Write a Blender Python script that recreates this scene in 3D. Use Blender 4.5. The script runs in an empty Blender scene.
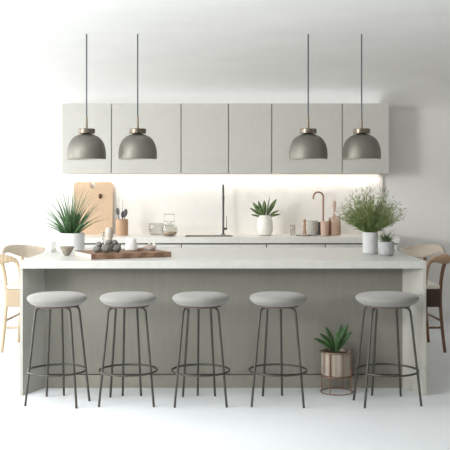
import bpy, bmesh, math, random
from mathutils import Vector, Matrix
PI = math.pi
C = bpy.context.scene.collection
SC = bpy.context.scene
CAMZ, F = 1.41, 900.0          # camera height (m), focal length in pixels of a 450 px frame

# survey helpers: a pixel of the photograph at a known distance -> metres
def X(px, d): return (px - 225.0) * d / F
def Z(py, d): return CAMZ - (py - 190.0) * d / F

# ------------------------------------------------------------------ materials
def srgb(c):
    return tuple(((v/255)/12.92 if v/255 <= .04045 else ((v/255+.055)/1.055)**2.4) for v in c)

def mat(name, col, rough=.6, metal=0., col2=None, scale=8., bump=0., stretch=(1,1,1), kind='noise', spec=.5, coat=0., trans=0., ior=1.45, sheen=0., detail=4.):
    m = bpy.data.materials.new(name); m.use_nodes = True
    nt = m.node_tree; N = nt.nodes; L = nt.links
    b = N['Principled BSDF']
    c1 = srgb(col) + (1,)
    c2 = (srgb(col2) if col2 else tuple(v*.93 for v in c1[:3])) + (1,)
    tc = N.new('ShaderNodeTexCoord'); mp = N.new('ShaderNodeMapping')
    mp.inputs['Scale'].default_value = stretch
    L.new(tc.outputs['Object'], mp.inputs['Vector'])
    if kind == 'wave':
        t = N.new('ShaderNodeTexWave'); t.inputs['Scale'].default_value = scale
        t.inputs['Distortion'].default_value = 3.5; t.inputs['Detail'].default_value = detail; t.inputs['Detail Scale'].default_value = 1.6
        fac = t.outputs['Fac']
    else:
        t = N.new('ShaderNodeTexNoise'); t.inputs['Scale'].default_value = scale
        t.inputs['Detail'].default_value = detail
        fac = t.outputs['Fac']
    L.new(mp.outputs['Vector'], t.inputs['Vector'])
    r = N.new('ShaderNodeValToRGB')
    r.color_ramp.elements[0].position = .3; r.color_ramp.elements[1].position = .7
    r.color_ramp.elements[0].color = c2; r.color_ramp.elements[1].color = c1
    L.new(fac, r.inputs['Fac']); L.new(r.outputs['Color'], b.inputs['Base Color'])
    b.inputs['Roughness'].default_value = rough; b.inputs['Metallic'].default_value = metal
    b.inputs['Specular IOR Level'].default_value = spec
    b.inputs['Coat Weight'].default_value = coat
    b.inputs['Transmission Weight'].default_value = trans; b.inputs['IOR'].default_value = ior
    b.inputs['Sheen Weight'].default_value = sheen
    if bump:
        bp = N.new('ShaderNodeBump'); bp.inputs['Strength'].default_value = bump; bp.inputs['Distance'].default_value = .004
        L.new(fac, bp.inputs['Height']); L.new(bp.outputs['Normal'], b.inputs['Normal'])
    return m

M = {}
M['wall']    = mat('wall_plaster', (238,237,235), .85, col2=(233,232,230), scale=2.5, bump=.03)
M['ceiling'] = M['wall']
M['fwall']   = mat('front_wall_plaster', (120,118,114), .9, col2=(116,114,110), scale=3)
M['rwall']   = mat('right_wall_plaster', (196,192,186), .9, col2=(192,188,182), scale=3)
M['floor']   = mat('floor_resin', (224,227,229), .5, col2=(219,223,225), scale=1.5, spec=.3)
M['splash']  = mat('splash_panel', (238,236,232), .5, col2=(233,230,226), scale=5, spec=.3)
M['cab']     = mat('cabinet_lacquer', (198,197,191), .5, col2=(194,193,187), scale=12, spec=.35)
M['cabside'] = mat('cabinet_carcass', (192,191,186), .55, col2=(186,185,180), scale=12)
M['gap']     = mat('shadow_gap', (70,72,70), .7, scale=10)
M['drawer']  = mat('drawer_lacquer', (222,221,216), .5, col2=(217,216,211), scale=12, spec=.35)
M['top']     = mat('worktop_stone', (198,198,193), .35, col2=(191,191,186), scale=20, spec=.4)
M['ctop']    = mat('counter_stone', (228,226,221), .4, col2=(222,219,213), scale=25, spec=.4)
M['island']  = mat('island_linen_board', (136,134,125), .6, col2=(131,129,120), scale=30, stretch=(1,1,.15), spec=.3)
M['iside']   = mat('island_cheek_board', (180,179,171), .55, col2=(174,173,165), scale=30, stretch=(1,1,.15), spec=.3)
M['plinth']  = mat('plinth_board', (146,143,132), .6, col2=(140,137,126), scale=20)
M['fabric']  = mat('stool_wool', (142,141,136), .95, col2=(131,130,125), scale=260, bump=.35, sheen=.25, spec=.2)
M['bronze']  = mat('bronze_metal', (80,78,74), .4, .6, col2=(70,68,64), scale=30)
M['seatply'] = mat('seat_underside_ply', (112,96,86), .6, col2=(98,84,75), scale=20, kind='wave')
M['shade']   = mat('pendant_lacquer', (122,120,112), .52, .65, col2=(118,116,108), scale=50, spec=.5)
M['inner']   = mat('pendant_inside', (225,222,212), .7, scale=30)
M['nickel']  = mat('pendant_nickel', (118,108,96), .32, .8, col2=(106,97,85), scale=40)
M['cord']    = mat('cord_rubber', (74,84,90), .6, col2=(64,74,80), scale=80)
M['oak']     = mat('pale_oak', (194,174,146), .55, col2=(182,160,132), scale=2.5, stretch=(4,4,.6), kind='wave')
M['walnut']  = mat('walnut', (124,88,66), .5, col2=(106,74,54), scale=2.5, stretch=(4,4,.6), kind='wave')
M['armr'] = mat('honey_walnut_arm', (172,142,114), .5, col2=(156,126,100), scale=3)
M['railr'] = mat('brushed_brown_rail', (166,154,140), .55, col2=(156,144,130), scale=3, stretch=(1,1,4))
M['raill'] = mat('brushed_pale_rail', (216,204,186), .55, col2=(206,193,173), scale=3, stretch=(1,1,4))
M['walnutd'] = mat('dark_walnut_weave', (84,66,54), .8, col2=(62,48,40), scale=60, kind='wave', bump=.3)
M['oakw']    = mat('pale_oak_weave', (188,170,146), .8, col2=(172,154,130), scale=60, kind='wave', bump=.3)
M['greyoak'] = mat('grey_washed_oak', (196,188,174), .55, col2=(176,166,150), scale=4, stretch=(1,1,4), kind='wave')
M['pad']     = mat('cream_seat_pad', (232,227,217), .9, col2=(222,216,205), scale=120, bump=.2)
M['board']   = mat('beech_board', (204,178,150), .6, col2=(199,171,142), scale=2.2, stretch=(5,1,.5), kind='wave')
M['boardd']  = mat('dark_leather', (84,54,38), .6, scale=30)
M['trayw']   = mat('tray_walnut', (138,108,86), .55, col2=(112,84,66), scale=4, stretch=(.6,4,4), kind='wave')
M['cupw']    = mat('cup_wood', (186,154,126), .6, col2=(172,138,110), scale=6, stretch=(5,5,.6), kind='wave')
M['white']   = mat('white_ceramic', (232,231,226), .35, col2=(226,224,219), scale=10, coat=.2)
M['matwhite']= mat('matt_white_ceramic', (226,227,226), .7, col2=(218,219,218), scale=30)
M['palegrey']= mat('pale_grey_stoneware', (202,203,203), .75, col2=(192,193,194), scale=30)
M['grey']    = mat('grey_stoneware', (184,180,173), .7, col2=(170,166,159), scale=40)
M['concrete']= mat('concrete', (176,178,178), .8, col2=(158,160,161), scale=30, bump=.2)
M['pebble']  = mat('grey_pebble', (124,123,117), .7, col2=(98,97,92), scale=25, bump=.15)
M['bowl']    = mat('dark_stoneware', (128,120,108), .75, col2=(150,144,132), scale=25, bump=.15)
M['vase']    = mat('taupe_stoneware', (172,160,148), .6, col2=(196,186,174), scale=18)
M['blush']   = mat('blush_stoneware', (204,178,160), .6, col2=(192,164,146), scale=20)
M['steel']   = mat('dark_steel', (96,96,96), .3, .9, col2=(84,84,84), scale=40)
M['bsteel']  = mat('brushed_steel', (176,174,168), .3, .9, scale=60)
M['utensil'] = mat('utensil_charcoal', (88,88,88), .5, col2=(72,72,72), scale=30)
M['copper']  = mat('copper', (150,118,98), .35, .8, col2=(138,106,88), scale=40)
M['rcopper'] = mat('rose_gold_wire', (150,112,92), .4, .7, col2=(134,98,80), scale=40)
M['soil']    = mat('potting_soil', (66,54,44), .95, col2=(44,36,30), scale=60, bump=.6)
M['glass']   = mat('clear_glass', (246,246,244), .03, trans=1., col2=(243,243,241), ior=1.35)
M['rglass']  = mat('rose_glass', (240,216,202), .08, trans=.85, col2=(222,188,170), ior=1.35)
M['grain']   = mat('oat_grains', (236,214,190), .9, col2=(214,186,158), scale=120, bump=.5)
M['yucca']   = mat('blade_green', (108,140,96), .42, col2=(48,92,52), scale=45, stretch=(1,1,.3), spec=.6)
M['leaf']    = mat('broad_leaf_green', (66,98,52), .4, col2=(42,72,38), scale=14)
M['leafl']   = mat('striped_leaf_green', (128,146,92), .45, col2=(54,84,48), scale=26)
M['grass']   = mat('wispy_grass_green', (134,150,92), .6, col2=(88,114,62), scale=20)
M['grassb']  = mat('grass_seed_head', (150,138,94), .8, col2=(118,116,72), scale=40)
M['succ']    = mat('succulent_green', (112,124,92), .6, col2=(74,92,64), scale=20)
M['slat']    = mat('weathered_slats', (178,168,154), .75, col2=(116,98,84), scale=34, stretch=(1,1,.02), detail=1)
M['ledd']    = mat('led_housing', (230,226,216), .5, scale=20)

def thin_glass(name, tint, refl=.55):
    m = bpy.data.materials.new(name); m.use_nodes = True; nt = m.node_tree; N = nt.nodes; L = nt.links
    N.remove(N['Principled BSDF']); out = N['Material Output']
    tr = N.new('ShaderNodeBsdfTransparent'); tr.inputs['Color'].default_value = tint + (1,)
    gl = N.new('ShaderNodeBsdfGlossy'); gl.inputs['Roughness'].default_value = .06
    lw = N.new('ShaderNodeLayerWeight'); lw.inputs['Blend'].default_value = .32
    mu = N.new('ShaderNodeMath'); mu.operation = 'MULTIPLY'; mu.inputs[1].default_value = refl
    mx = N.new('ShaderNodeMixShader')
    L.new(lw.outputs['Facing'], mu.inputs[0]); L.new(mu.outputs[0], mx.inputs['Fac'])
    L.new(tr.outputs[0], mx.inputs[1]); L.new(gl.outputs[0], mx.inputs[2]); L.new(mx.outputs[0], out.inputs['Surface'])
    return m
M['glass'] = thin_glass('thin_clear_glass', (.90,.90,.885)); M['rglass'] = thin_glass('thin_rose_glass', (.86,.74,.68))

def emis(name, col, s):
    m = bpy.data.materials.new(name); m.use_nodes = True
    b = m.node_tree.nodes['Principled BSDF']
    b.inputs['Emission Color'].default_value = col + (1,); b.inputs['Emission Strength'].default_value = s
    b.inputs['Base Color'].default_value = (1,1,1,1)
    return m
M['led'] = emis('led_diffuser', (1.0,.88,.74), 2.0)

# ------------------------------------------------------------------ mesh helpers
def obj(name, bm, m, parent=None, smooth=True, bevel=0., seg=2):
    bmesh.ops.recalc_face_normals(bm, faces=bm.faces)
    me = bpy.data.meshes.new(name); bm.to_mesh(me); bm.free()
    ms = m if isinstance(m, (list, tuple)) else [m]
    for x in ms: me.materials.append(x)
    o = bpy.data.objects.new(name, me); C.objects.link(o)
    if parent: o.parent = parent
    if bevel:
        md = o.modifiers.new('bevel', 'BEVEL'); md.width = bevel; md.segments = seg; md.limit_method = 'ANGLE'; md.angle_limit = math.radians(40)
    if smooth:
        for p in me.polygons: p.use_smooth = True
        try: me.set_sharp_from_angle(angle=math.radians(38))
        except Exception: pass
    return o

def thing(name, label, cat, loc=(0,0,0), rz=0., group=None):
    o = bpy.data.objects.new(name, None); C.objects.link(o)
    o.empty_display_size = .05
    o.location = loc; o.rotation_euler = (0,0,rz)
    return tag(o, label, cat, group)

def tag(o, label, cat, group=None):
    o['label'] = label; o['category'] = cat
    if group: o['group'] = group
    return o

def struct(name, bm, m, smooth=False, **k):
    o = obj(name, bm, m, smooth=smooth, **k); o['kind'] = 'structure'; return o

def box(bm, x0, x1, y0, y1, z0, z1, mi=0):
    v = [bm.verts.new(p) for p in ((x0,y0,z0),(x1,y0,z0),(x1,y1,z0),(x0,y1,z0),(x0,y0,z1),(x1,y0,z1),(x1,y1,z1),(x0,y1,z1))]
    for f in ((0,3,2,1),(4,5,6,7),(0,1,5,4),(1,2,6,5),(2,3,7,6),(3,0,4,7)):
        bm.faces.new([v[i] for i in f]).material_index = mi
    return bm
def nbox(*a): return box(bmesh.new(), *a)

def prism(bm, poly, z0, z1):
    a = [bm.verts.new((x,y,z0)) for x,y in poly]; b = [bm.verts.new((x,y,z1)) for x,y in poly]
    n = len(poly)
    bm.faces.new(a); bm.faces.new(b)
    for i in range(n): bm.faces.new((a[i],a[(i+1)%n],b[(i+1)%n],b[i]))
    return bm

def lathe(bm, prof, n=40, c=(0,0,0), ripple=None, mi=0):
    """prof: list of (r,z); r=0 closes"""
    rings = []
    for r, z in prof:
        if r < 1e-6: rings.append([bm.verts.new((c[0],c[1],c[2]+z))])
        else:
            rings.append([bm.verts.new((c[0]+r*(1+(ripple(k) if ripple else 0))*math.cos(2*PI*k/n), c[1]+r*(1+(ripple(k) if ripple else 0))*math.sin(2*PI*k/n), c[2]+z)) for k in range(n)])
    for a, b in zip(rings, rings[1:]):
        for k in range(n):
            j = (k+1) % n
            if len(a) == 1 and len(b) == 1: continue
            if len(a) == 1: f = bm.faces.new((a[0], b[j], b[k]))
            elif len(b) == 1: f = bm.faces.new((a[k], a[j], b[0]))
            else: f = bm.faces.new((a[k], a[j], b[j], b[k]))
            f.material_index = mi
    return bm
def nlathe(prof, **k): return lathe(bmesh.new(), prof, **k)

def cat(pts, sub=6):
    """smooth curve through points (tuples of any length)"""
    P = [pts[0]] + list(pts) + [pts[-1]]; out = []
    for i in range(1, len(P)-2):
        for s in range(sub):
            t = s/sub
            out.append(tuple(.5*((2*b)+(-a+c)*t+(2*a-5*b+4*c-d)*t*t+(-a+3*b-3*c+d)*t**3) for a,b,c,d in zip(P[i-1],P[i],P[i+1],P[i+2])))
    out.append(tuple(pts[-1])); return out

def tube(bm, pts, rad, n=10, closed=False):
    pts = [Vector(p) for p in pts]; N = len(pts)
    rads = rad if isinstance(rad, (list, tuple)) else [rad]*N
    T = []
    for i in range(N):
        a = pts[(i-1) % N] if (closed or i > 0) else pts[i]
        b = pts[(i+1) % N] if (closed or i < N-1) else pts[i]
        T.append((b-a).normalized())
    up = Vector((0,0,1)) if abs(T[0].z) < .9 else Vector((0,1,0))
    nrm = (up - T[0]*up.dot(T[0])).normalized(); rings = []
    for i in range(N):
        nrm = (nrm - T[i]*nrm.dot(T[i])).normalized(); bi = T[i].cross(nrm)
        rings.append([bm.verts.new(pts[i] + rads[i]*(math.cos(2*PI*k/n)*nrm + math.sin(2*PI*k/n)*bi)) for k in range(n)])
    pairs = list(zip(rings, rings[1:])) + ([(rings[-1], rings[0])] if closed else [])
    for a, b in pairs:
        for k in range(n): bm.faces.new((a[k], a[(k+1)%n], b[(k+1)%n], b[k]))
    if not closed: bm.faces.new(rings[0]); bm.faces.new(rings[-1])
    return bm
def ntube(*a, **k): return tube(bmesh.new(), *a, **k)

def ring_pts(r, z, n=48, c=(0,0)): return [(c[0]+r*math.cos(2*PI*k/n), c[1]+r*math.sin(2*PI*k/n), z) for k in range(n)]

def blade(bm, base, az, length, lean0, lean1, width, n=8, fold=.25, wfun=None, mi=0, twist=0., roll=0.):
    """a leaf: starts at base, leaning lean0 from vertical and bending to lean1 at the tip"""
    d = Vector((math.cos(az), math.sin(az), 0)); s = Vector((-math.sin(az), math.cos(az), 0))
    p = Vector(base); L, R, Mi = [], [], []
    for i in range(n+1):
        t = i/n; a = lean0 + (lean1-lean0)*t**1.3
        dirn = d*math.sin(a) + Vector((0,0,1))*math.cos(a)
        if i: p = p + dirn*(length/n)
        w = width*(wfun(t) if wfun else (1-t)**.7*(.55+.45*math.sin(PI*min(1,t*1.6))))
        up = dirn.cross(s)*(-1)
        ss = (s*math.cos(roll+twist*t) + up*math.sin(roll+twist*t)); up = dirn.cross(ss)*(-1)
        w = max(w, .0004)
        L.append(bm.verts.new(p + ss*w*.5 + up*w*fold)); R.append(bm.verts.new(p - ss*w*.5 + up*w*fold)); Mi.append(bm.verts.new(p))
    for i in range(n):
        bm.faces.new((L[i],Mi[i],Mi[i+1],L[i+1])).material_index = mi
        bm.faces.new((Mi[i],R[i],R[i+1],Mi[i+1])).material_index = mi

def leafw(t): return max(.02, math.sin(PI*min(1, .03+t*.97)**1.35)**.8)

def solid(o, th=.001):
    md = o.modifiers.new('solid', 'SOLIDIFY'); md.thickness = th; return o

# ------------------------------------------------------------------ the setting
WB = 9.96                                                   # face of the back wall
CEIL = Z(34, 6.9)
XL, XR, Y0 = -8.0, 4.2, -1.5
CA, CB = 1.25, .35                                          # soft cove between back wall and ceiling
struct('floor', nbox(XL, XR, Y0, WB, -.1, 0), M['floor'])
bm = bmesh.new()                                            # ceiling with an unseen opening, added nearer the viewer's left for overhead light
KX0, KX1, KY0, KY1 = -3.6, -1.2, 3.0, 5.4
box(bm, XL, XR, Y0, KY0, CEIL, CEIL+.1); box(bm, XL, XR, KY1, WB-CA, CEIL, CEIL+.1)
box(bm, XL, KX0, KY0, KY1, CEIL, CEIL+.1); box(bm, KX1, XR, KY0, KY1, CEIL, CEIL+.1)
struct('ceiling', bm, M['ceiling'])
struct('wall_back', nbox(XL, XR, WB, WB+.1, -.1, CEIL-CB), M['wall'])
bm = bmesh.new(); n = 24
prof = [(WB-CA+CA*math.cos(PI/2*k/n), CEIL-CB+CB*math.sin(PI/2*k/n)) for k in range(n+1)]
prof += [(WB-CA, CEIL+.1), (WB+.1, CEIL+.1), (WB+.1, CEIL-CB)]
va = [bm.verts.new((XL, y, z)) for y, z in prof]; vb = [bm.verts.new((XR, y, z)) for y, z in prof]
for i in range(len(prof)):
    j = (i+1) % len(prof); bm.faces.new((va[i], va[j], vb[j], vb[i]))
bm.faces.new(va); bm.faces.new(vb)
struct('trim_1', bm, M['wall'], smooth=True)
struct('wall_front', nbox(XL, XR, Y0-.1, Y0, -.1, CEIL+.1), M['fwall'])  # unseen wall put in, and kept grey, to cut light from the front
struct('wall_right', nbox(XR, XR+.1, Y0, WB, -.1, CEIL+.1), M['rwall'])
bm = bmesh.new()                                            # left wall with a wide window opening and one added for back-wall light
box(bm, XL-.1, XL, Y0, -.6, -.1, CEIL+.1); box(bm, XL-.1, XL, 3.9, 6.4, -.1, CEIL+.1); box(bm, XL-.1, XL, 9.4, WB-.001, -.1, CEIL+.1); box(bm, XL-.1, XL, 6.4, 9.4, -.1, .12); box(bm, XL-.1, XL, 6.4, 9.4, CEIL-.06, CEIL+.1)
box(bm, XL-.1, XL, -.6, 3.9, -.1, .12); box(bm, XL-.1, XL, -.6, 3.9, CEIL-.06, CEIL+.1)
struct('wall_left', bm, M['wall'])

bm = bmesh.new()
SPL, SPR = X(66, WB-.03), X(382.5, WB-.03)
box(bm, SPL, SPR, WB-.03, WB-.0005, Z(237.6, 9.19)+.0002, 1.584)
o = obj('backsplash', bm, M['splash'], smooth=False)
tag(o, 'pale smooth backsplash panel between the worktop and the wall cabinets', 'backsplash')

# ------------------------------------------------------------------ wall cabinets
DU = 9.60
ZB, ZT = Z(173.3, DU), Z(103.4, DU)
edges = [62, 111.4, 181.1, 228.5, 271.8, 342.3, 388.9]
names = ['leftmost light grey wall cabinet, behind the first pendant', 'wide light grey wall cabinet second from the left, behind the second pendant',
         'light grey wall cabinet directly left of the one over the sink tap', 'narrowest light grey wall cabinet, just right of the sink tap line',
         'wide light grey wall cabinet behind the third pendant', 'rightmost light grey wall cabinet, behind the fourth pendant']
names[2] = 'light grey wall cabinet above the sink, third from the left'
names[3] = 'narrowest light grey wall cabinet, above the plant in the white vase'
for i in range(6):
    x0, x1 = X(edges[i], DU), X(edges[i+1], DU)
    t = thing('wall_cabinet', names[i], 'cabinet', ((x0+x1)/2, DU, ZB), group='light grey wall cabinets over the worktop')
    w = (x1-x0)/2
    obj('carcass', nbox(-w+.0005, w-.0005, .022, WB-DU-.045, 0, ZT-ZB), M['cabside'], t, smooth=False)
    obj('door', nbox(-w+(.0005 if i == 0 else .005), w-(.0005 if i == 5 else .005), 0, .02, 0, ZT-ZB), M['cab'], t, smooth=False, bevel=.0015)
# LED strip under them
t = thing('led_strip', 'slim warm light strip under the wall cabinets', 'light strip', (0, WB-.043, ZB))
obj('housing', nbox(SPL+.05, SPR-.03, -.012, .012, -.010, -.001), M['ledd'], t, smooth=False)
obj('diffuser', nbox(SPL+.06, SPR-.04, -.009, .009, -.014, -.0101), M['led'], t, smooth=False)

# ------------------------------------------------------------------ back counter
DC = 9.19
CT, CBt = Z(237.6, DC), Z(243.2, DC)
CX0, CX1 = X(57, DC), X(400, DC)
SX0, SX1, SY0, SY1 = X(185, 9.6), X(233, 9.6), 9.36, 9.70
bm = bmesh.new()
YB = WB-.002
xs = [CX0, SX0, SX1, CX1]; ys = [DC, SY0, SY1, YB]
def grid(z): return [[bm.verts.new((x,y,z)) for x in xs] for y in ys]
g0, g1 = grid(CBt), grid(CT)
for j in range(3):
    for i in range(3):
        if (i, j) == (1, 1): continue
        for g in (g0, g1): bm.faces.new((g[j][i], g[j][i+1], g[j+1][i+1], g[j+1][i]))
def wall_(a, b): bm.faces.new((g0[a[0]][a[1]], g0[b[0]][b[1]], g1[b[0]][b[1]], g1[a[0]][a[1]]))
for k in range(3):
    wall_((0,k),(0,k+1)); wall_((3,k),(3,k+1)); wall_((k,0),(k+1,0)); wall_((k,3),(k+1,3))
wall_((1,1),(1,2)); wall_((2,1),(2,2)); wall_((1,1),(2,1)); wall_((1,2),(2,2))
o = obj('counter_worktop', bm, M['ctop'], smooth=False)
tag(o, 'long pale stone worktop along the back wall, with the sink cut into it', 'worktop')

t = thing('sink', 'brushed steel sink let into the back worktop before the dark tap', 'sink', ((SX0+SX1)/2, (SY0+SY1)/2, CT))
bm = bmesh.new(); w, l, th, dp = (SX1-SX0)/2-.001, (SY1-SY0)/2-.001, .004, .17
box(bm, -w, w, -l, l, -dp, -dp+th)
box(bm, -w, -w+th, -l, l, -dp+th, -.002); box(bm, w-th, w, -l, l, -dp+th, -.002)
box(bm, -w+th, w-th, -l, -l+th, -dp+th, -.002); box(bm, -w+th, w-th, l-th, l, -dp+th, -.002)
obj('basin', bm, M['bsteel'], t, smooth=False)
obj('drain', nlathe([(0,0),(.04,0),(.045,.003),(.02,.004),(0,.003)], c=(0,0,-dp+th), n=24), M['steel'], t)

ue = [60, 120, 181.3, 266.7, 325.5, 398]
un = ['back base cabinet at the left end, behind the spiky plant', 'back base cabinet left of the sink, behind the wooden tray',
      'wide back base cabinet holding the sink', 'back base cabinet right of the sink, under the vase plant', 'back base cabinet at the right end, behind the wispy grass pot']
for i in range(5):
    x0, x1 = X(ue[i], DC), X(ue[i+1], DC); w = (x1-x0)/2
    t = thing('base_cabinet', un[i], 'cabinet', ((x0+x1)/2, DC+.02, 0), group='base cabinets under the back worktop')
    top = CBt-.001
    bm = bmesh.new()
    if i == 2:
        box(bm, -w+.001, w-.001, .03, .12, .10, top); box(bm, -w+.001, w-.001, .12, .68, .10, CT-.18)
    elif i == 1 or i == 3: box(bm, -w+.001, w-.001, .03, .68, .10, top)
    else: box(bm, -w+.001, w-.001, .03, .68, .10, top)
    obj('carcass', bm, M['gap'], t, smooth=False)
    obj('drawer', nbox(-w+.005, w-.005, 0, .02, .50, top-.014), M['drawer'], t, smooth=False, bevel=.0015)
    obj('door', nbox(-w+.005, w-.005, 0, .02, .11, .49), M['drawer'], t, smooth=False, bevel=.0015)
    obj('plinth', nbox(-w+.001, w-.001, .05, .07, 0, .10), M['plinth'], t, smooth=False)

# ------------------------------------------------------------------ island
D0, D1, DB = 6.164, 7.60, 6.41
IT, IB = Z(261, D0), Z(268.6, D0)
ix0, ix1 = X(19.6, D0), X(426.4, D0)
o = obj('island_worktop', nbox(ix0, ix1, D0, D1, IB, IT), M['top'], smooth=False, bevel=.002)
tag(o, 'large pale slab worktop of the island, carrying tray and plants', 'worktop')
t = thing('kitchen_island', 'grey green panelled island body with splayed side cheeks behind the stools', 'kitchen island', (0, DB, 0))
il, ir = X(44.5, DB), X(402.5, DB)
yo = -DB
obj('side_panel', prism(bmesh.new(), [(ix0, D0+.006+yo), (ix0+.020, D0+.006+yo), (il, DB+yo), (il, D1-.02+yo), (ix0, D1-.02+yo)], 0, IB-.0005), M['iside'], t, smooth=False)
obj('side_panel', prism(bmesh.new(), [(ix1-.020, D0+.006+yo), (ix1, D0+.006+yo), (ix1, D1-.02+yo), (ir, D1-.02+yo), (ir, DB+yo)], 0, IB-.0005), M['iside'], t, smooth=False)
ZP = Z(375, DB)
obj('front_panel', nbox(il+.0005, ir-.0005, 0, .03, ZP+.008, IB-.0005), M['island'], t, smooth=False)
obj('core', nbox(il+.0005, ir-.0005, .031, D1-.03-DB, .0, IB-.0005), M['gap'], t, smooth=False)
obj('plinth', nbox(il+.0005, ir-.0005, .002, .03, 0, ZP), M['plinth'], t, smooth=False)

# ------------------------------------------------------------------ bar stools
def stool(cx, label, fr, bk, sc):
    d = 5.96; s = F/d
    t = thing('bar_stool', label, 'bar stool', (X(cx, d), d, 0), group='round padded bar stools along the island')
    zt, zb = Z(293.0, d), Z(304.9, d)
    R = .197*sc; h = zt-zb
    prof = [(0,0),(R*.6,.0),(R*.74,.003),(R*.82,h*.10),(R*.90,h*.24),(R*.96,h*.38),(R*.99,h*.50),(R,h*.60),(R*.985,h*.72),(R*.93,h*.84),(R*.82,h*.93),(R*.6,h*.985),(R*.3,h*1.0),(0,h*1.0)]
    obj('seat', nlathe(prof, n=64, c=(0,0,zb)), M['fabric'], t)
    obj('seat_base', nlathe([(0,-.010),(R*.66,-.010),(R*.72,-.007),(R*.72,-.0005),(0,-.0005)], n=48, c=(0,0,zb)), M['seatply'], t)
    Rf = .212*max(1,sc); zr = Z(370, d); rr = .0078
    zl = zb-.013; ringR = .190*max(1,sc)
    for off, sg in [(v, -1) for v in fr] + [(v, 1) for v in bk]:
        x = max(-.97*Rf, min(.97*Rf, off/s)); y = sg*math.sqrt(Rf*Rf-x*x)
        ft = Vector((x, y, .0)); u = Vector((x, y, 0)).normalized()
        k = (zl-zr)/zl                                       # leg meets the ring where the ring is
        topR = .142*max(1,sc)
        tp = Vector((u.x*topR, u.y*topR, zl-.0))
        dirn = (tp-ft).normalized()
        bend = tp - dirn*.03
        inn = Vector((u.x*(topR-.045), u.y*(topR-.045), zl+.002))
        pts = [tuple(ft), tuple(ft.lerp(bend,.5)), tuple(bend)] + [tuple((1-q)**2*bend + 2*q*(1-q)*(tp+dirn*.004) + q*q*inn) for q in (.2,.4,.6,.8,1)]
        obj('leg', ntube(pts, rr, n=10), M['bronze'], t)
    obj('foot_ring', ntube(ring_pts(ringR, zr), .0068, n=8, closed=True), M['bronze'], t)
stool(57.2, 'padded grey bar stool at the left end of the row, beside the left cheek', [-29,23], [-16,1,31], 1.0)
stool(128.2, 'padded grey bar stool second from left, below the wooden tray', [-27,27], [-21,-9,10], .955)
stool(200.7, 'padded grey bar stool in the middle of the row of five', [-25,26], [-19,-4,14], .955)
stool(278.0, 'padded grey bar stool second from right, left of the floor planter', [-27,24], [-14,6], .96)
stool(387.3, 'widest padded grey bar stool at the right end, right of the floor planter', [-26,31], [-32,-10,19], 1.06)

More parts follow.
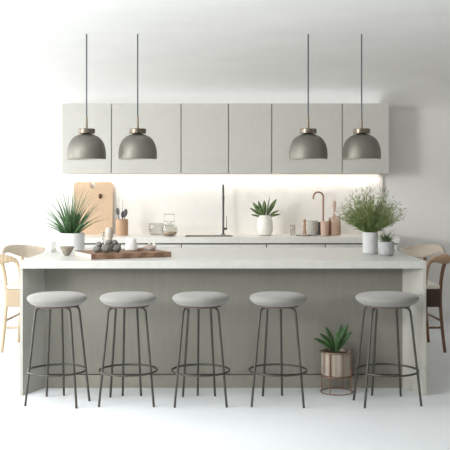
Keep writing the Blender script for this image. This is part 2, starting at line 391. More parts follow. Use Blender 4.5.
# ------------------------------------------------------------------ wooden chairs at the island ends
def chair(sx, label, wood, weave, rail, arm):
    o = Vector((1.66, 8.06, 0)); rx = .0 if sx > 0 else .03
    t = thing('armchair', label, 'chair', (sx*(o.x+rx), o.y, 0), group='curved back wooden chairs at the island ends')
    def P(x, y, z): return (sx*(x-o.x), y-o.y, z)
    # crest rail: section swept along a plan curve, tall in the middle, rounded knob at the near end
    K = cat([(1.910,7.83,.838,.034),(1.930,7.92,.858,.036),(1.940,8.02,.888,.044),(1.930,8.12,.910,.066),(1.89,8.22,.914,.098),(1.83,8.30,.908,.122),(1.76,8.34,.899,.118),(1.70,8.36,.888,.085),(1.64,8.37,.878,.035)], 6)
    bm = bmesh.new(); rings = []; n = 14
    for i, (x,y,z,w) in enumerate(K):
        a = K[max(0,i-1)]; b = K[min(len(K)-1,i+1)]
        tx, ty = b[0]-a[0], b[1]-a[1]; l = math.hypot(tx,ty) or 1; nx, ny = ty/l, -tx/l
        e = 1.0
        if i < 3: e = (.35,.75,.93)[i]
        if i > len(K)-4: e = (.93,.75,.4)[i-(len(K)-3)]
        th = (.020 if i > 14 else .044-.024*i/14)*e; hh = w*.5*e; zc = z-w*.5
        tl = .25                                            # the back leans outward at the top
        rings.append([bm.verts.new(P(x+nx*(th*.5*math.cos(q*2*PI/n)+tl*hh*math.sin(q*2*PI/n)), y+ny*(th*.5*math.cos(q*2*PI/n)+tl*hh*math.sin(q*2*PI/n)), zc+hh*math.sin(q*2*PI/n))) for q in range(n)])
    for A, B in zip(rings, rings[1:]):
        for q in range(n): bm.faces.new((A[q],A[(q+1)%n],B[(q+1)%n],B[q]))
    bm.faces.new(rings[0]); bm.faces.new(rings[-1])
    obj('crest_rail', bm, rail, t)
    def leg(pts, r): obj('leg', ntube([P(*p) for p in cat(pts,5)], [r[0]+(r[1]-r[0])*i/(5*(len(pts)-1)) for i in range(5*(len(pts)-1)+1)], n=12), wood, t)
    leg([(1.908,7.81,0),(1.885,7.815,.22),(1.872,7.83,.45),(1.880,7.82,.65),(1.905,7.80,.785)], (.0135,.017))
    leg([(1.885,8.34,0),(1.862,8.325,.25),(1.845,8.30,.5),(1.835,8.27,.79)], (.0135,.017))
    leg([(1.48,7.80,0),(1.49,7.815,.3),(1.50,7.82,.56)], (.0135,.018))
    leg([(1.43,8.32,0),(1.44,8.31,.3),(1.45,8.29,.56)], (.0135,.018))
    # the near arm: a thick rounded grip that tapers and bends down into a brace
    A_ = cat([(1.945,7.775,.815,.008,.010),(1.941,7.777,.815,.026,.030),(1.925,7.78,.814,.032,.042),(1.89,7.785,.812,.030,.042),(1.85,7.79,.812,.025,.034),(1.81,7.80,.806,.019,.024),(1.775,7.81,.778,.014,.016),(1.755,7.82,.70,.012,.012),(1.745,7.83,.552,.012,.012)], 5)
    bm = bmesh.new(); rings = []; n = 14
    for i, q in enumerate(A_):
        p0 = Vector(A_[max(0,i-1)][:3]); p1 = Vector(A_[min(len(A_)-1,i+1)][:3]); tg = (p1-p0).normalized()
        sy = Vector((0,1,0)); sy = (sy-tg*sy.dot(tg)).normalized(); sz = tg.cross(sy)
        rings.append([bm.verts.new(P(*(Vector(q[:3]) + sy*q[3]*math.cos(2*PI*k/n) + sz*q[4]*math.sin(2*PI*k/n)))) for k in range(n)])
    for A, B in zip(rings, rings[1:]):
        for q in range(n): bm.faces.new((A[q],A[(q+1)%n],B[(q+1)%n],B[q]))
    bm.faces.new(rings[0]); bm.faces.new(rings[-1])
    obj('armrest', bm, arm, t)
    seat = [(1.47,7.79),(1.87,7.80),(1.875,8.05),(1.84,8.32),(1.43,8.33)]
    def pr(poly, z0, z1): return prism(bmesh.new(), [P(x,y,0)[:2] for x,y in poly], z0, z1)
    obj('seat_apron', pr(seat, .395, .548), weave, t, smooth=False, bevel=.01)
    obj('seat', pr([(1.66+(x-1.66)*.98, 8.06+(y-8.06)*.98) for x,y in seat], .549, .588), M['pad'], t, bevel=.014, seg=3)
    for a, b, z in (((1.488,7.805),(1.882,7.815),.215), ((1.442,8.315),(1.865,8.328),.215), ((1.465,7.82),(1.436,8.31),.27), ((1.886,7.82),(1.862,8.32),.27)):
        obj('stretcher', ntube([P(a[0],a[1],z), P(b[0],b[1],z)], .0095, n=10), wood, t)
chair(1, 'dark walnut chair with curved back at the right end of the island', M['walnut'], M['walnutd'], M['railr'], M['armr'])
chair(-1, 'pale oak chair with curved back at the left end of the island', M['oak'], M['oakw'], M['raill'], M['oak'])

# ------------------------------------------------------------------ pendants
def pendant(cx, label):
    d = 6.9; zb = Z(159.2, d)
    t = thing('pendant_lamp', label, 'pendant lamp', (X(cx, d), d, zb), group='grey dome pendant lamps over the island')
    zt = Z(133.6, d)-zb; R = .148
    outer = [(R*.985,0),(R*1.0,.02),(R*1.0,.045),(R*.975,.080),(R*.91,.115),(R*.80,.146),(R*.64,.170),(R*.45,.184),(R*.2,zt),(0,zt)]
    inner = [(0,zt-.005),(R*.2,zt-.006),(R*.44,.178),(R*.62,.164),(R*.78,.141),(R*.885,.112),(R*.95,.079),(R*.975,.045),(R*.975,.02),(R*.965,0)]
    bm = bmesh.new(); n = 64
    lathe(bm, outer, n=n, mi=0); lathe(bm, inner, n=n, mi=1)
    bm.verts.ensure_lookup_table()
    bmesh.ops.remove_doubles(bm, verts=bm.verts, dist=1e-5)
    # rim
    ov = [v for v in bm.verts if abs(v.co.z) < 1e-6]
    ro = sorted([v for v in ov if math.hypot(v.co.x,v.co.y) > R*.975], key=lambda v: math.atan2(v.co.y,v.co.x))
    ri = sorted([v for v in ov if math.hypot(v.co.x,v.co.y) <= R*.975], key=lambda v: math.atan2(v.co.y,v.co.x))
    for k in range(n): bm.faces.new((ro[k], ro[(k+1)%n], ri[(k+1)%n], ri[k]))
    obj('lamp_shade', bm, [M['shade'], M['inner']], t)
    zc = Z(128.8, d)-zb
    obj('cap', nlathe([(0,zt+.0005),(.062,zt+.0005),(.065,zt+.003),(.065,zc-.003),(.062,zc),(0,zc)], n=40), M['nickel'], t)
    obj('bulb_socket', nlathe([(0,.12),(.018,.12),(.02,.125),(.02,zt-.006),(0,zt-.006)], n=20), M['white'], t)
    obj('bulb', nlathe([(0,.045),(.016,.05),(.026,.068),(.026,.085),(.016,.108),(.014,.1195),(0,.1195)], n=24), M['matwhite'], t)
    zs = Z(117, d)-zb
    obj('stem', nlathe([(0,zc+.0005),(.0085,zc+.0005),(.0075,zs),(0,zs)], n=16), M['nickel'], t)
    obj('cord', nlathe([(0,zs+.0005),(.0052,zs+.0005),(.0052,CEIL-zb-.0005),(0,CEIL-zb-.0005)], n=12), M['cord'], t)
pendant(86.6, 'grey dome pendant lamp furthest left, above the spiky plant and cutting board')
pendant(137.7, 'grey dome pendant lamp second from left, above the wooden tray')
pendant(308.2, 'grey dome pendant lamp third from left, above the copper tap')
pendant(361.6, 'grey dome pendant lamp furthest right, above the wispy grass')

# ------------------------------------------------------------------ things on the island
random.seed(4)
def pot_profile(R0, R1, h, th=.006, foot=.006):
    return [(0,0),(R0-foot,0),(R0,foot),(R1,h-.002),(R1-.002,h),(R1-th,h-.001),(R0-th,h*.5),(R0-th,.03),(0,.03)]

d = 7.05                                                    # spiky plant
t = thing('potted_plant', 'spiky narrow leaved plant in a white cylinder pot, left on the island', 'potted plant', (X(71.3, d), d, IT))
s = d/F
R = 13.1*s; h = 19.2*s
obj('pot', nlathe([(0,0),(R-.006,0),(R,.006),(R,h-.002),(R-.002,h),(R-.008,h-.001),(R-.008,h-.03),(0,h-.03)], n=48), M['matwhite'], t)
obj('soil', nlathe([(0,h-.029),(R-.009,h-.029),(R-.02,h-.018),(0,h-.012)], n=32), M['soil'], t)
bm = bmesh.new()
for k in range(120):
    az = random.uniform(0, 2*PI); q = (k+.5)/120
    ln = random.uniform(.37,.46)*(1-.32*q); l0 = .03+.88*q; l1 = l0+random.uniform(.15,.55)+.25*q
    r0 = .012+.025*q
    blade(bm, (math.cos(az)*r0, math.sin(az)*r0, h-.02), az, ln, l0, min(l1,1.6), random.uniform(.013,.019), n=9, fold=.25, twist=random.uniform(-.5,.5), roll=random.uniform(-.9,.9))
obj('leaves', bm, M['yucca'], t)

d = 6.66
R = 7.3*d/F; h = 9.3*d/F
o = obj('bowl', nlathe([(0,0),(R*.30,0),(R*.36,.004),(R*.72,h*.45),(R*.97,h*.85),(R,h),(R*.95,h),(R*.68,h*.48),(R*.3,.012),(0,.010)], n=48), M['bowl'])
o.location = (X(66.8, d), d, IT); tag(o, 'small dark stoneware bowl in front of the white pot', 'bowl')
d = 7.12
o = obj('glass_tumbler', nlathe([(0,0),(.021,0),(.023,.003),(.025,.088),(.0235,.088),(.0215,.006),(0,.006)], n=32), M['glass'])
o.location = (X(57.0, 6.98)-.022, 6.98, IT); tag(o, 'small clear tumbler just left of the white pot', 'glass')

# serving board / tray, turned
A = Vector((X(91.3,6.275), 6.275)); ang = math.atan2(.255,.542)
t = thing('serving_tray', 'thick walnut serving board lying askew on the island', 'serving board', (A.x, A.y, IT), ang)
TH = .038; TL, TW = .60, .43
obj('board', nbox(0, TL, 0, TW, .0005, TH), M['trayw'], t, smooth=False, bevel=.003)
obj('lit_end_face', nbox(-.003, -.0002, .003, TW-.003, .003, TH-.003), M['raill'], t, smooth=False)  # pale strip: window light on the board's end, put into the colour
TT = IT+TH
def ontray(px, d): return Vector((X(px,d), d))
# pebbles
PB = []
def pebble(px, py, r, d, lab, m=None, nz=1.0):
    R = r*d/F
    bm = bmesh.new(); bmesh.ops.create_icosphere(bm, subdivisions=3, radius=R)
    for v in bm.verts:
        v.co.z *= .93*nz; v.co.x *= 1.03
        v.co += v.co.normalized()*R*.04*math.sin(v.co.x/R*2+px)*math.cos(v.co.y/R*2+py)
    o = obj('pebble', bm, m or M['pebble'])
    o.location = (X(px,d), d, max(Z(py,d), TT+R*.955) if py > 247 else Z(py,d))
    tag(o, lab, 'stone', 'round grey stones heaped on the serving board')
pebble(106.2, 249.2, 4.7, 6.43, 'largest round grey stone, at the front centre of the heap on the board')
pebble(117.1, 249.6, 4.1, 6.48, 'round grey stone at the right end of the heap on the board')
pebble(96.6, 249.8, 3.8, 6.42, 'round grey stone at the left front of the heap on the board')
pebble(112.0, 248.6, 3.4, 6.56, 'round grey stone half hidden low in the middle of the heap')
pebble(101.2, 248.9, 3.3, 6.52, 'round grey stone low behind the left front stone')
pebble(98.9, 244.4, 3.2, 6.47, 'round grey stone perched on the left of the heap')
pebble(108.6, 242.3, 3.1, 6.50, 'round grey stone perched at the top of the heap, before the small vase')
pebble(114.4, 242.7, 3.4, 6.52, 'round grey stone perched on the right of the heap')
# bud vase behind them
d = 6.70; s = d/F
vh = Z(227.4,d)-TT
o = obj('bud_vase', nlathe([(0,0),(.016,0),(.019,.004),(.017,vh*.25),(.020,vh*.42),(3.8*s,vh*.62),(3.9*s,vh*.78),(3.5*s,vh*.93),(.021,vh),(.018,vh),(3.3*s-.001,vh*.9),(.016,vh*.4),(0,vh*.35)], n=40), M['vase'])
o.location = (X(109.2,d), d, TT); tag(o, 'egg shaped taupe bud vase rising behind the grey stones', 'vase')
d = 6.84
o = obj('candle_glass', nlathe([(0,0),(.014,0),(.015,.003),(.0155,.13),(.0145,.13),(.0135,.006),(0,.006)], n=28), M['glass'])
o.location = (X(103.6,d), d, TT); tag(o, 'narrow clear glass just left of the taupe bud vase', 'glass')
# white cup on wooden saucer
d = 6.62; s = d/F
o = obj('wooden_coaster', nlathe([(0,0),(.045,0),(.047,.003),(.045,.008),(0,.008)], n=40), M['cupw'])
o.location = (X(131.2,d), d, TT); tag(o, 'thin round wooden coaster under the white tapered cup', 'coaster')
t = thing('cup', 'white cup turned upside down on the serving board', 'cup', (X(131.2,d), d, TT+.0085))
h = Z(238.3,d)-TT-.0085
obj('cup_body', nlathe([(6.4*s-.003,0),(6.4*s,.002),(6.1*s,h*.35),(5.2*s,h*.75),(4.9*s,h*.93),(4.5*s,h*.99),(4.2*s,h),(0,h)] , n=48), M['white'], t)
# low lidded dish
d = 6.70; s = d/F
t = thing('dish', 'small low white dish with pieces and lid, at the right of the board', 'dish', (X(149.5,d), d, TT))
obj('dish_body', nlathe([(0,0),(4.4*s,0),(5.8*s,.010),(6.5*s,.026),(6.2*s,.026),(5.5*s,.012),(0,.009)], n=40), M['white'], t)
obj('lid', nlathe([(0,.0265),(5.6*s,.0265),(5.4*s,.031),(3*s,.036),(0,.037)], n=36), M['blush'], t)
obj('knob', nlathe([(0,.037),(.006,.037),(.010,.046),(.008,.052),(0,.054)], n=20, c=(.0,0,.0)), M['white'], t)
d = 6.58
o = obj('shot_cup', nlathe([(0,0),(.010,0),(.013,.004),(.0135,.055),(.012,.055),(.011,.006),(0,.006)], n=24), M['white'])
o.location = (X(154.6,6.86), 6.86, TT); tag(o, 'tiny white cup behind the low dish on the board', 'cup')
o = obj('pinch_bowl', nlathe([(0,0),(.018,0),(.020,.004),(.018,.020),(.015,.020),(.014,.006),(0,.006)], n=24), M['cupw'])
o.location = (X(140.6,6.66), 6.66, TT); tag(o, 'tiny wooden pinch bowl between the white cup and low dish', 'bowl')

# right pots
d = 6.90; s = d/F
t = thing('potted_grass', 'wispy feathery grass in a tall matt white pot, right on the island', 'potted plant', (X(370.3,d), d, IT))
R = 7.5*s; h = 21.3*s
obj('pot', nlathe([(0,0),(R-.006,0),(R,.006),(R,h-.002),(R-.002,h),(R-.007,h-.001),(R-.007,h-.02),(0,h-.02)], n=48), M['palegrey'], t)
obj('soil', nlathe([(0,h-.019),(R-.008,h-.019),(0,h-.012)], n=28), M['soil'], t)
bm = bmesh.new(); bm2 = bmesh.new(); random.seed(11)
def spikelets(bmx, p, n, r, sz, dr=None):
    for _ in range(n):
        q = p + Vector((random.gauss(0,r), random.gauss(0,r), random.gauss(0,r)))
        dv = (dr + Vector((random.gauss(0,.42), random.gauss(0,.42), random.gauss(0,.42)))).normalized()*sz*random.uniform(.6,1.5)
        sd = dv.cross(Vector((random.gauss(0,1), random.gauss(0,1), random.gauss(0,1)))).normalized()*dv.length*.065
        bmx.faces.new([bmx.verts.new(q), bmx.verts.new(q+dv*.5+sd), bmx.verts.new(q+dv), bmx.verts.new(q+dv*.5-sd)])
for k in range(440):
    az = random.uniform(0,2*PI); q = random.random()**.7; ln = random.uniform(.19,.375)*(1-.27*q)
    l0 = .02+.95*q; l1 = l0+random.uniform(.02,.32)
    b0 = Vector((math.cos(az)*.028*q, math.sin(az)*.028*q, h-.015))
    w = random.uniform(.0030,.0048)
    blade(bm, b0, az, ln, l0, l1, w, n=7, fold=.2, roll=random.uniform(-1.4,1.4))
    # seed sprays along the outer half
    dd = Vector((math.cos(az), math.sin(az), 0)); p = b0.copy(); pts = []
    for i in range(8):
        tt = i/7; a = l0+(l1-l0)*tt**1.3
        if i: p = p + (dd*math.sin(a)+Vector((0,0,1))*math.cos(a))*(ln/7)
        pts.append(p.copy())
    for i in (2,3,4,5,6,7):
        spikelets(bm, pts[i], 2, .006, .030, (pts[i]-pts[i-1]).normalized())
    for i in (5,6,7):
        spikelets(bm2, pts[i], 2, .008, .020, (pts[i]-pts[i-1]).normalized())
obj('grass_blades', bm, M['grass'], t)
obj('seed_heads', bm2, M['grassb'], t)

d = 6.66; s = d/F
t = thing('potted_succulent', 'small spiky plant in a short grey concrete pot beside the tall grass', 'potted plant', (X(386.2,d), d, IT))
R = 8.0*s; h = 14.2*s
obj('pot', nlathe([(0,0),(R*.72,0),(R*.86,.006),(R*.97,.022),(R,.04),(R,h-.002),(R-.002,h),(R-.009,h-.001),(R-.009,h-.012),(0,h-.012)], n=48), M['concrete'], t)
obj('soil', nlathe([(0,h-.011),(R-.010,h-.011),(0,h-.004)], n=28), M['soil'], t)
bm = bmesh.new(); random.seed(7)
for k in range(60):
    az = random.uniform(0,2*PI); q = (k+.5)/60
    blade(bm, (math.cos(az)*.008, math.sin(az)*.008, h-.008), az, random.uniform(.07,.11), .05+.95*q, .25+1.0*q, random.uniform(.006,.010), n=6, fold=.3, roll=random.uniform(-1.2,1.2))
for k in range(26):
    az = random.uniform(0,2*PI); blade(bm, (0,0,h-.008), az, random.uniform(.10,.15), random.uniform(.1,.9), 1.0, .004, n=6, roll=random.uniform(-1.2,1.2))
obj('leaves', bm, M['succ'], t)

# ------------------------------------------------------------------ floor planter
d = 6.282; s = d/F
t = thing('planter', 'ribbed planter with broad leaved plant in a rose gold wire stand on the floor', 'planter', (X(336.6,d), d, 0))
R = 15.0*s; zb = Z(374.3,d); zt = Z(350.8,d)
pt = obj('pot', nlathe([(0,zb),(R-.006,zb),(R,zb+.005),(R,zt-.003),(R-.003,zt),(R-.008,zt),(R-.008,zt-.02),(0,zt-.02)], n=96, ripple=lambda k: .012*(1 if k%4 < 3 else -1)), M['slat'], t)
obj('soil', nlathe([(0,zt-.019),(R-.0105,zt-.019),(0,zt-.008)], n=32), M['soil'], t)
st = bmesh.new()
RS = R+.0075
for z in (.004, zb-.004, zt-.004): tube(st, ring_pts(RS, z), .0036, n=8, closed=True)
for k in range(4):
    a = PI/4+.25+k*PI/2; tube(st, [(RS*math.cos(a),RS*math.sin(a),.004),(RS*math.cos(a),RS*math.sin(a),zt-.004)], .0036, n=8)
for a in (.25+PI/4, .25+3*PI/4):
    tube(st, [(RS*math.cos(a),RS*math.sin(a),zb-.005),(-RS*math.cos(a),-RS*math.sin(a),zb-.005)], .003, n=8)
obj('stand', st, M['rcopper'], t)
bm = bmesh.new()
for az, ln, l0, l1, w, ro in ((PI*1.0,.185,.75,1.22,.030,1.0),(PI*.95,.175,.45,.95,.034,1.1),(PI*1.1,.205,.18,.62,.040,1.2),
                          (PI*1.5,.165,.10,.30,.036,.4),(.05,.215,.12,.60,.046,-1.2),(-.15,.185,.25,.95,.040,-1.1),(.5,.20,.05,.30,.036,-.9)):
    blade(bm, (math.cos(az)*.008,math.sin(az)*.008,zt-.014), az, ln, l0, l1, w, n=10, fold=.12, wfun=leafw, roll=ro)
solid(obj('leaves', bm, M['leaf'], t), .0012)

# ------------------------------------------------------------------ things on the back counter
DW = WB-.03
# cutting board leaning on the backsplash
d = 9.86; w = 39.2*d/F; hh = Z(181.6,9.9)-CT
t = thing('cutting_board', 'large beech cutting board with round hole leaning against the backsplash', 'cutting board', (X(92.9,d), 9.845, CT))
rc = .035; N = 8; out = []
for cx, cz, a0 in ((w/2-rc,hh-rc,0),(-w/2+rc,hh-rc,PI/2),(-w/2+.012,.012,PI),(w/2-.012,.012,1.5*PI)):
    r = rc if cz > .1 else .012
    for k in range(N+1): a = a0+PI/2*k/N; out.append((cx+r*math.cos(a), cz+r*math.sin(a)))
hc = (X(92.4,d)-X(92.9,d), hh-.040); hr = .030
hole = [(hc[0]+hr*math.cos(2*PI*k/24), hc[1]+hr*math.sin(2*PI*k/24)) for k in range(24)]
bm = bmesh.new(); es = []
def loop(pts):
    v = [bm.verts.new((x,0,z)) for x,z in pts]; return [bm.edges.new((v[i],v[(i+1)%len(v)])) for i in range(len(v))]
es = loop(out)+loop(hole)
bmesh.ops.triangle_fill(bm, use_beauty=True, use_dissolve=False, edges=es)
r_ = bmesh.ops.extrude_face_region(bm, geom=list(bm.faces))
bmesh.ops.translate(bm, verts=[e for e in r_['geom'] if isinstance(e, bmesh.types.BMVert)], vec=(0,.026,0))
tilt = math.atan2(.050, hh)
bmesh.ops.rotate(bm, cent=(0,0,0), matrix=Matrix.Rotation(-tilt,3,'X'), verts=bm.verts)
obj('board', bm, M['board'], t, smooth=False)
pz = Z(196.2,d)-CT
bm = bmesh.new(); bmesh.ops.create_icosphere(bm, subdivisions=3, radius=1)
for v in bm.verts: v.co = Vector((v.co.x*.020, v.co.y*.009, v.co.z*.028))
bmesh.ops.translate(bm, verts=bm.verts, vec=(X(100.0,d)-X(92.9,d), pz*math.tan(tilt)-.009, pz))
obj('leather_tab', bm, M['boardd'], t)

# utensil cup
d = 9.62; s = d/F
t = thing('utensil_holder', 'round wooden utensil holder beside the leaning cutting board', 'utensil holder', (X(122,d), d, CT))
R = 6.1*s; h = 16.3*s
obj('cup_body', nlathe([(0,0),(R-.003,0),(R,.003),(R,h-.002),(R-.002,h),(R-.006,h),(R-.006,.008),(0,.008)], n=40), M['cupw'], t)
def spoon(px0, px1, top, lab, head, m, dy):
    x0, x1 = X(px0,d), X(px1,d); zt = Z(top,d)
    o = thing('kitchen_utensil', lab, 'utensil', (x0, d+dy, CT+.009), group='utensils standing in the wooden holder')
    L = Vector((x1-x0, dy*.6, zt-CT-.009)); hl = head
    a = L*(1-hl/L.length)
    obj('handle', ntube([(0,0,.004), tuple(a*.5), tuple(a)], [.004,.0045,.005], n=8), m, o)
    b2 = bmesh.new(); bmesh.ops.create_icosphere(b2, subdivisions=3, radius=1)
    for v in b2.verts: v.co = Vector((v.co.x*.021, v.co.y*.007, v.co.z*hl*.52))
    bmesh.ops.rotate(b2, cent=(0,0,0), matrix=Matrix.Rotation(math.atan2(L.x,L.z),3,'Y'), verts=b2.verts)
    bmesh.ops.translate(b2, verts=b2.verts, vec=a+L.normalized()*hl*.5)
    obj('head', b2, m, o)
spoon(121, 117.6, 208, 'charcoal spoon leaning left in the wooden utensil holder', .075, M['utensil'], -.02)
spoon(122, 126.2, 209, 'charcoal ladle leaning right in the wooden utensil holder', .085, M['utensil'], -.005)
spoon(122, 122.6, 211, 'short charcoal spatula upright in the wooden utensil holder', .075, M['utensil'], .02)
for px, lab in ((119.3,'taller of two thin steel rods standing in the wooden utensil holder'),(121.6,'shorter of two thin steel rods standing in the wooden utensil holder')):
    o = obj('steel_rod', ntube([(0,0,.002),((119.3-120.5)*s*.2,0,.13),((px-120.6)*s*.8,.0,Z(197.5 if px<120 else 199,d)-CT-.01)], [.0035,.0035,.006], n=8), M['bsteel'])
    o.location = (X(px,d), d+.03, CT+.009); tag(o, lab, 'utensil', 'steel rods in the wooden utensil holder')

# glass bowl and lidded jar
d = 9.55; s = d/F
R = 8.2*s; h = Z(223.5,d)-CT
o = obj('glass_bowl', nlathe([(0,0),(R*.6,0),(R*.85,h*.12),(R,h*.45),(R*.97,h*.8),(R*.90,h),(R*.88,h),(R*.94,h*.8),(R*.97,h*.45),(R*.82,h*.15),(R*.55,.006),(0,.006)], n=48), M['glass'])
o.location = (X(155.6,d-.0), 9.68, CT); tag(o, 'open clear glass bowl on the back worktop, left of the lidded jar', 'bowl')
t = thing('glass_jar', 'round clear glass jar with square loop handle lid on the back worktop', 'jar', (X(169.4,9.50), 9.50, CT))
R = 8.2*s; h = Z(224.5,d)-CT
obj('jar_body', nlathe([(0,0),(R*.6,0),(R*.88,h*.15),(R,h*.48),(R*.93,h*.8),(R*.62,h),(R*.58,h),(R*.88,h*.78),(R*.96,h*.48),(R*.84,h*.17),(R*.55,.006),(0,.006)], n=48), M['glass'], t)
obj('contents', nlathe([(0,.007),(R*.52,.007),(R*.78,h*.2),(R*.88,h*.36),(R*.5,h*.40),(0,h*.42)], n=40), M['grain'], t)
lid = obj('lid', nlathe([(0,h+.001),(R*.60,h+.001),(R*.60,h+.008),(R*.25,h+.012),(R*.22,h+.030),(0,h+.030)], n=32), M['glass'], t)
hz0, hz1 = h+.031, Z(214.2,9.5)-CT; hw = 4.9*s
obj('loop_handle', ntube([(-hw,0,hz0),(hw,0,hz0),(hw,0,hz1),(-hw,0,hz1)], .0042, n=8, closed=True), M['bsteel'], t)

# dark tap
d = 9.78; s = d/F
t = thing('tap', 'tall dark steel tap with side lever behind the sink', 'tap', (X(223.2,d), d, CT))
obj('base', nlathe([(0,0),(.028,0),(.028,.006),(.018,.010),(0,.010)], n=28), M['steel'], t)
ht = Z(184,9.7)-CT
arc = [(0,0,.010),(0,0,.25),(0,0,ht-.09)] + [(0,-.085*(1-math.cos(a)),ht-.09+.08*math.sin(a)) for a in [PI*k/10 for k in range(1,10)]] + [(0,-.17,ht-.11),(0,-.17,ht-.13)]
obj('spout', ntube(arc, .0115, n=14), M['steel'], t)
obj('spray_head', ntube([(0,-.17,ht-.131),(0,-.17,ht-.19)], [.0155,.0135], n=16), M['steel'], t)
b = ntube([(.011,0,.065),(.042,0,.065)], .013, n=16)
lev = obj('lever', tube(b, [(.036,0,.070),(.037,-.0,.20)], [.0045,.0035], n=10), M['steel'], t)

# vase plant
d = 9.62; s = d/F
t = thing('potted_plant', 'broad striped leaf plant in a smooth white vase on the back worktop', 'potted plant', (X(265,d), d, CT))
R = 8.3*s; h = Z(215.2,d)-CT
obj('vase', nlathe([(0,0),(R*.62,0),(R*.78,.008),(R*.95,h*.22),(R,h*.42),(R*.95,h*.65),(R*.82,h*.86),(R*.66,h),(R*.60,h),(R*.72,h*.85),(R*.6,h*.8),(0,h*.8)], n=48), M['white'], t)
obj('soil', nlathe([(0,h*.81),(R*.58,h*.81),(0,h*.9)], n=24), M['soil'], t)
bm = bmesh.new()
for az, ln, l0, l1, w, ro in ((PI*1.0,.19,.85,1.05,.034,1.1),(PI*.95,.21,.55,.72,.046,1.2),(PI*1.1,.20,.28,.42,.048,1.2),(PI*.6,.19,.02,.1,.046,.2),(-.5,.235,.12,.26,.046,-.8),
                          (.1,.235,.42,.60,.048,-1.2),(-.25,.17,.85,1.25,.032,-1.0),(.15,.17,1.15,1.5,.028,-.9),(PI*1.05,.15,1.15,1.5,.028,.9),(-.9,.17,.5,.8,.036,-.4),(PI*1.3,.16,.6,.9,.036,.6),(PI*.3,.15,.5,.8,.03,0)):
    blade(bm, (math.cos(az)*.01,math.sin(az)*.01,h*.86), az, ln, l0, l1, w, n=10, fold=.12, wfun=leafw, roll=ro)
solid(obj('leaves', bm, M['leafl'], t), .0012)

# right group
def vessel(name, px, pw, top, d, m, label, c, taper=1.0, wall=.004, g=None):
    R = pw/2*d/F; h = Z(top,d)-CT
    o = obj(name, nlathe([(0,0),(R*taper-.004,0),(R*taper,.004),(R,h*.4),(R,h-.002),(R-.001,h),(R-wall,h),(R-wall,h*.4),(R*taper-wall,.008),(0,.008)], n=40), m)
    o.location = (X(px,d), d, CT); tag(o, label, c, g); return o
vessel('glass_tumbler', 292.6, 5.6, 224.5, 9.6, M['glass'], 'small clear glass on the back worktop, right of the white vase', 'glass', .9, .0025)
d = 9.5
o = obj('saucer', nlathe([(0,0),(.045,0),(.066,.008),(.076,.014),(.073,.015),(.06,.010),(0,.006)], n=40), M['grey'])
o.location = (X(301.5,d), d, CT); tag(o, 'shallow grey saucer before the wooden mill on the back worktop', 'saucer')
d = 9.66
h = Z(218.6,d)-CT
o = obj('pepper_mill', nlathe([(0,0),(.021,0),(.023,.004),(.021,h*.2),(.012,h*.45),(.017,h*.60),(.009,h*.68),(.018,h*.82),(.014,h*.95),(0,h)], n=28), M['cupw'])
o.location = (X(304.6,d), d, CT); tag(o, 'small turned wooden mill left of the grey cup', 'mill')
vessel('mug', 312.2, 11.2, 220.6, 9.55, M['grey'], 'plain grey stoneware cup on the back worktop', 'cup', .84)
vessel('mug', 324.6, 8.2, 221.2, 9.50, M['blush'], 'blush stoneware cup in front of the copper tap', 'cup', .92)
vessel('mug', 319.0, 5.4, 222.0, 9.74, M['utensil'], 'narrow dark cup half hidden between grey and blush cups', 'cup', .95)
# copper tap
d = 9.80; s = d/F
t = thing('tap', 'slim copper swan neck tap rising behind the blush cup', 'tap', (X(323.2,d), d, CT))
obj('base', nlathe([(0,0),(.024,0),(.024,.006),(.014,.010),(0,.010)], n=24), M['copper'], t)
rt = 4.9*s; ht = Z(192,d)-CT
arc = [(0,0,.010),(0,0,.2),(0,0,ht-rt)] + [(-rt*(1-math.cos(a)),0,ht-rt+rt*math.sin(a)) for a in [PI*k/12 for k in range(1,13)]] + [(-2*rt,0,ht-rt-.025)]
obj('spout', ntube(arc, .0095, n=14), M['copper'], t)
# bottles
def bottle(px, pw, top, d, m, lab, nk=.4, cork=False):
    R = pw/2*d/F; h = Z(top,d)-CT
    t = thing('bottle', lab, 'bottle', (X(px,d), d, CT))
    obj('bottle_body', nlathe([(0,0),(R*.92,0),(R,.005),(R,h*.72),(R*.85,h*.82),(R*nk,h*.92),(R*nk,h),(0,h)], n=32), m, t)
    return t, h
bottle(329.6, 3.6, 217.5, 9.60, M['copper'], 'slim copper toned bottle right of the blush cup', .45)
t, h = bottle(334.2, 6.4, 213.8, 9.56, M['rglass'], 'tall rose glass bottle with long wooden stopper', .45)
d = 9.56; hs = Z(201.2,d)-CT
obj('stopper', nlathe([(0,h+.0005),(.007,h+.0005),(.009,h+(hs-h)*.25),(.018,h+(hs-h)*.55),(.019,h+(hs-h)*.9),(.015,hs),(0,hs)], n=24), M['blush'], t)
bottle(338.9, 4.0, 216, 9.70, M['blush'], 'slim blush bottle furthest right of the bottle group', .6)

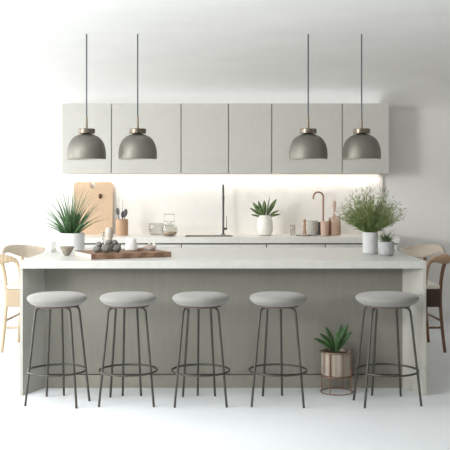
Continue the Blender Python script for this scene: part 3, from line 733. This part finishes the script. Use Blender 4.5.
# ------------------------------------------------------------------ light
W = bpy.data.worlds.new('daylight'); SC.world = W; W.use_nodes = True
bg = W.node_tree.nodes['Background']; bg.inputs['Color'].default_value = (.97,.985,1,1); bg.inputs['Strength'].default_value = .36
def area(name, loc, rot, sx, sy, power, col):
    l = bpy.data.lights.new(name, 'AREA'); l.shape = 'RECTANGLE'; l.size = sx; l.size_y = sy; l.energy = power; l.color = col
    o = bpy.data.objects.new(name, l); C.objects.link(o); o.location = loc; o.rotation_euler = rot; return o
# daylight entering by the wide window in the left wall, plus two added lamps
area('window_daylight', (XL+.02, 1.6, 1.45), (0, -PI/2, math.radians(15)), 2.0, 3.8, 230, (.98,.99,1))
area('cabinet_shadow_light', (XL+.05, 1.1, 2.15), (0, -PI/2, math.radians(38)), .6, 1.6, 420, (1,.985,.96))  # narrow lamp added in the window to sharpen the wall cabinets' shadow
area('back_wall_fill', (XL+.02, 7.9, 1.45), (0, -PI/2, 0), 2.0, 2.7, 260, (.97,.985,1))  # fill lamp in the added opening, brightening the back wall
# added fill lamp, unseen on the cabinet tops, brightening the wall above
area('upper_wall_fill', ((X(62,DU)+X(389,DU))/2, DU+.17, ZT+.02), (PI, 0, 0), 3.4, .28, 1.6, (.95,.98,1))
area('overhead_fill', ((KX0+KX1)/2, (KY0+KY1)/2, CEIL+.05), (0, 0, 0), KX1-KX0, KY1-KY0, 170, (.97,.985,1))  # overhead fill lamp in the added ceiling opening
# the warm strip under the wall cabinets
area('strip_light', ((SPL+SPR)/2, WB-.07, ZB-.02), (math.radians(-12), 0, 0), SPR-SPL-.1, .02, 7.5, (1,.93,.84))

cam = bpy.data.cameras.new('camera'); co = bpy.data.objects.new('camera', cam); C.objects.link(co)
co.location = (0,0,CAMZ); co.rotation_euler = (PI/2,0,0)
cam.sensor_width = 36; cam.lens = 36*F/450; cam.shift_y = -35/450; cam.clip_end = 60
SC.camera = co
SC.view_settings.view_transform = 'Standard'; SC.view_settings.look = 'None'
SC.view_settings.exposure = -0.27; SC.view_settings.gamma = 1.0; SC.view_settings.use_curve_mapping = False
SC.cycles.use_denoising = True
SC.cycles.max_bounces = 10; SC.cycles.diffuse_bounces = 6; SC.cycles.transmission_bounces = 8
SC.cycles.caustics_reflective = False; SC.cycles.caustics_refractive = False
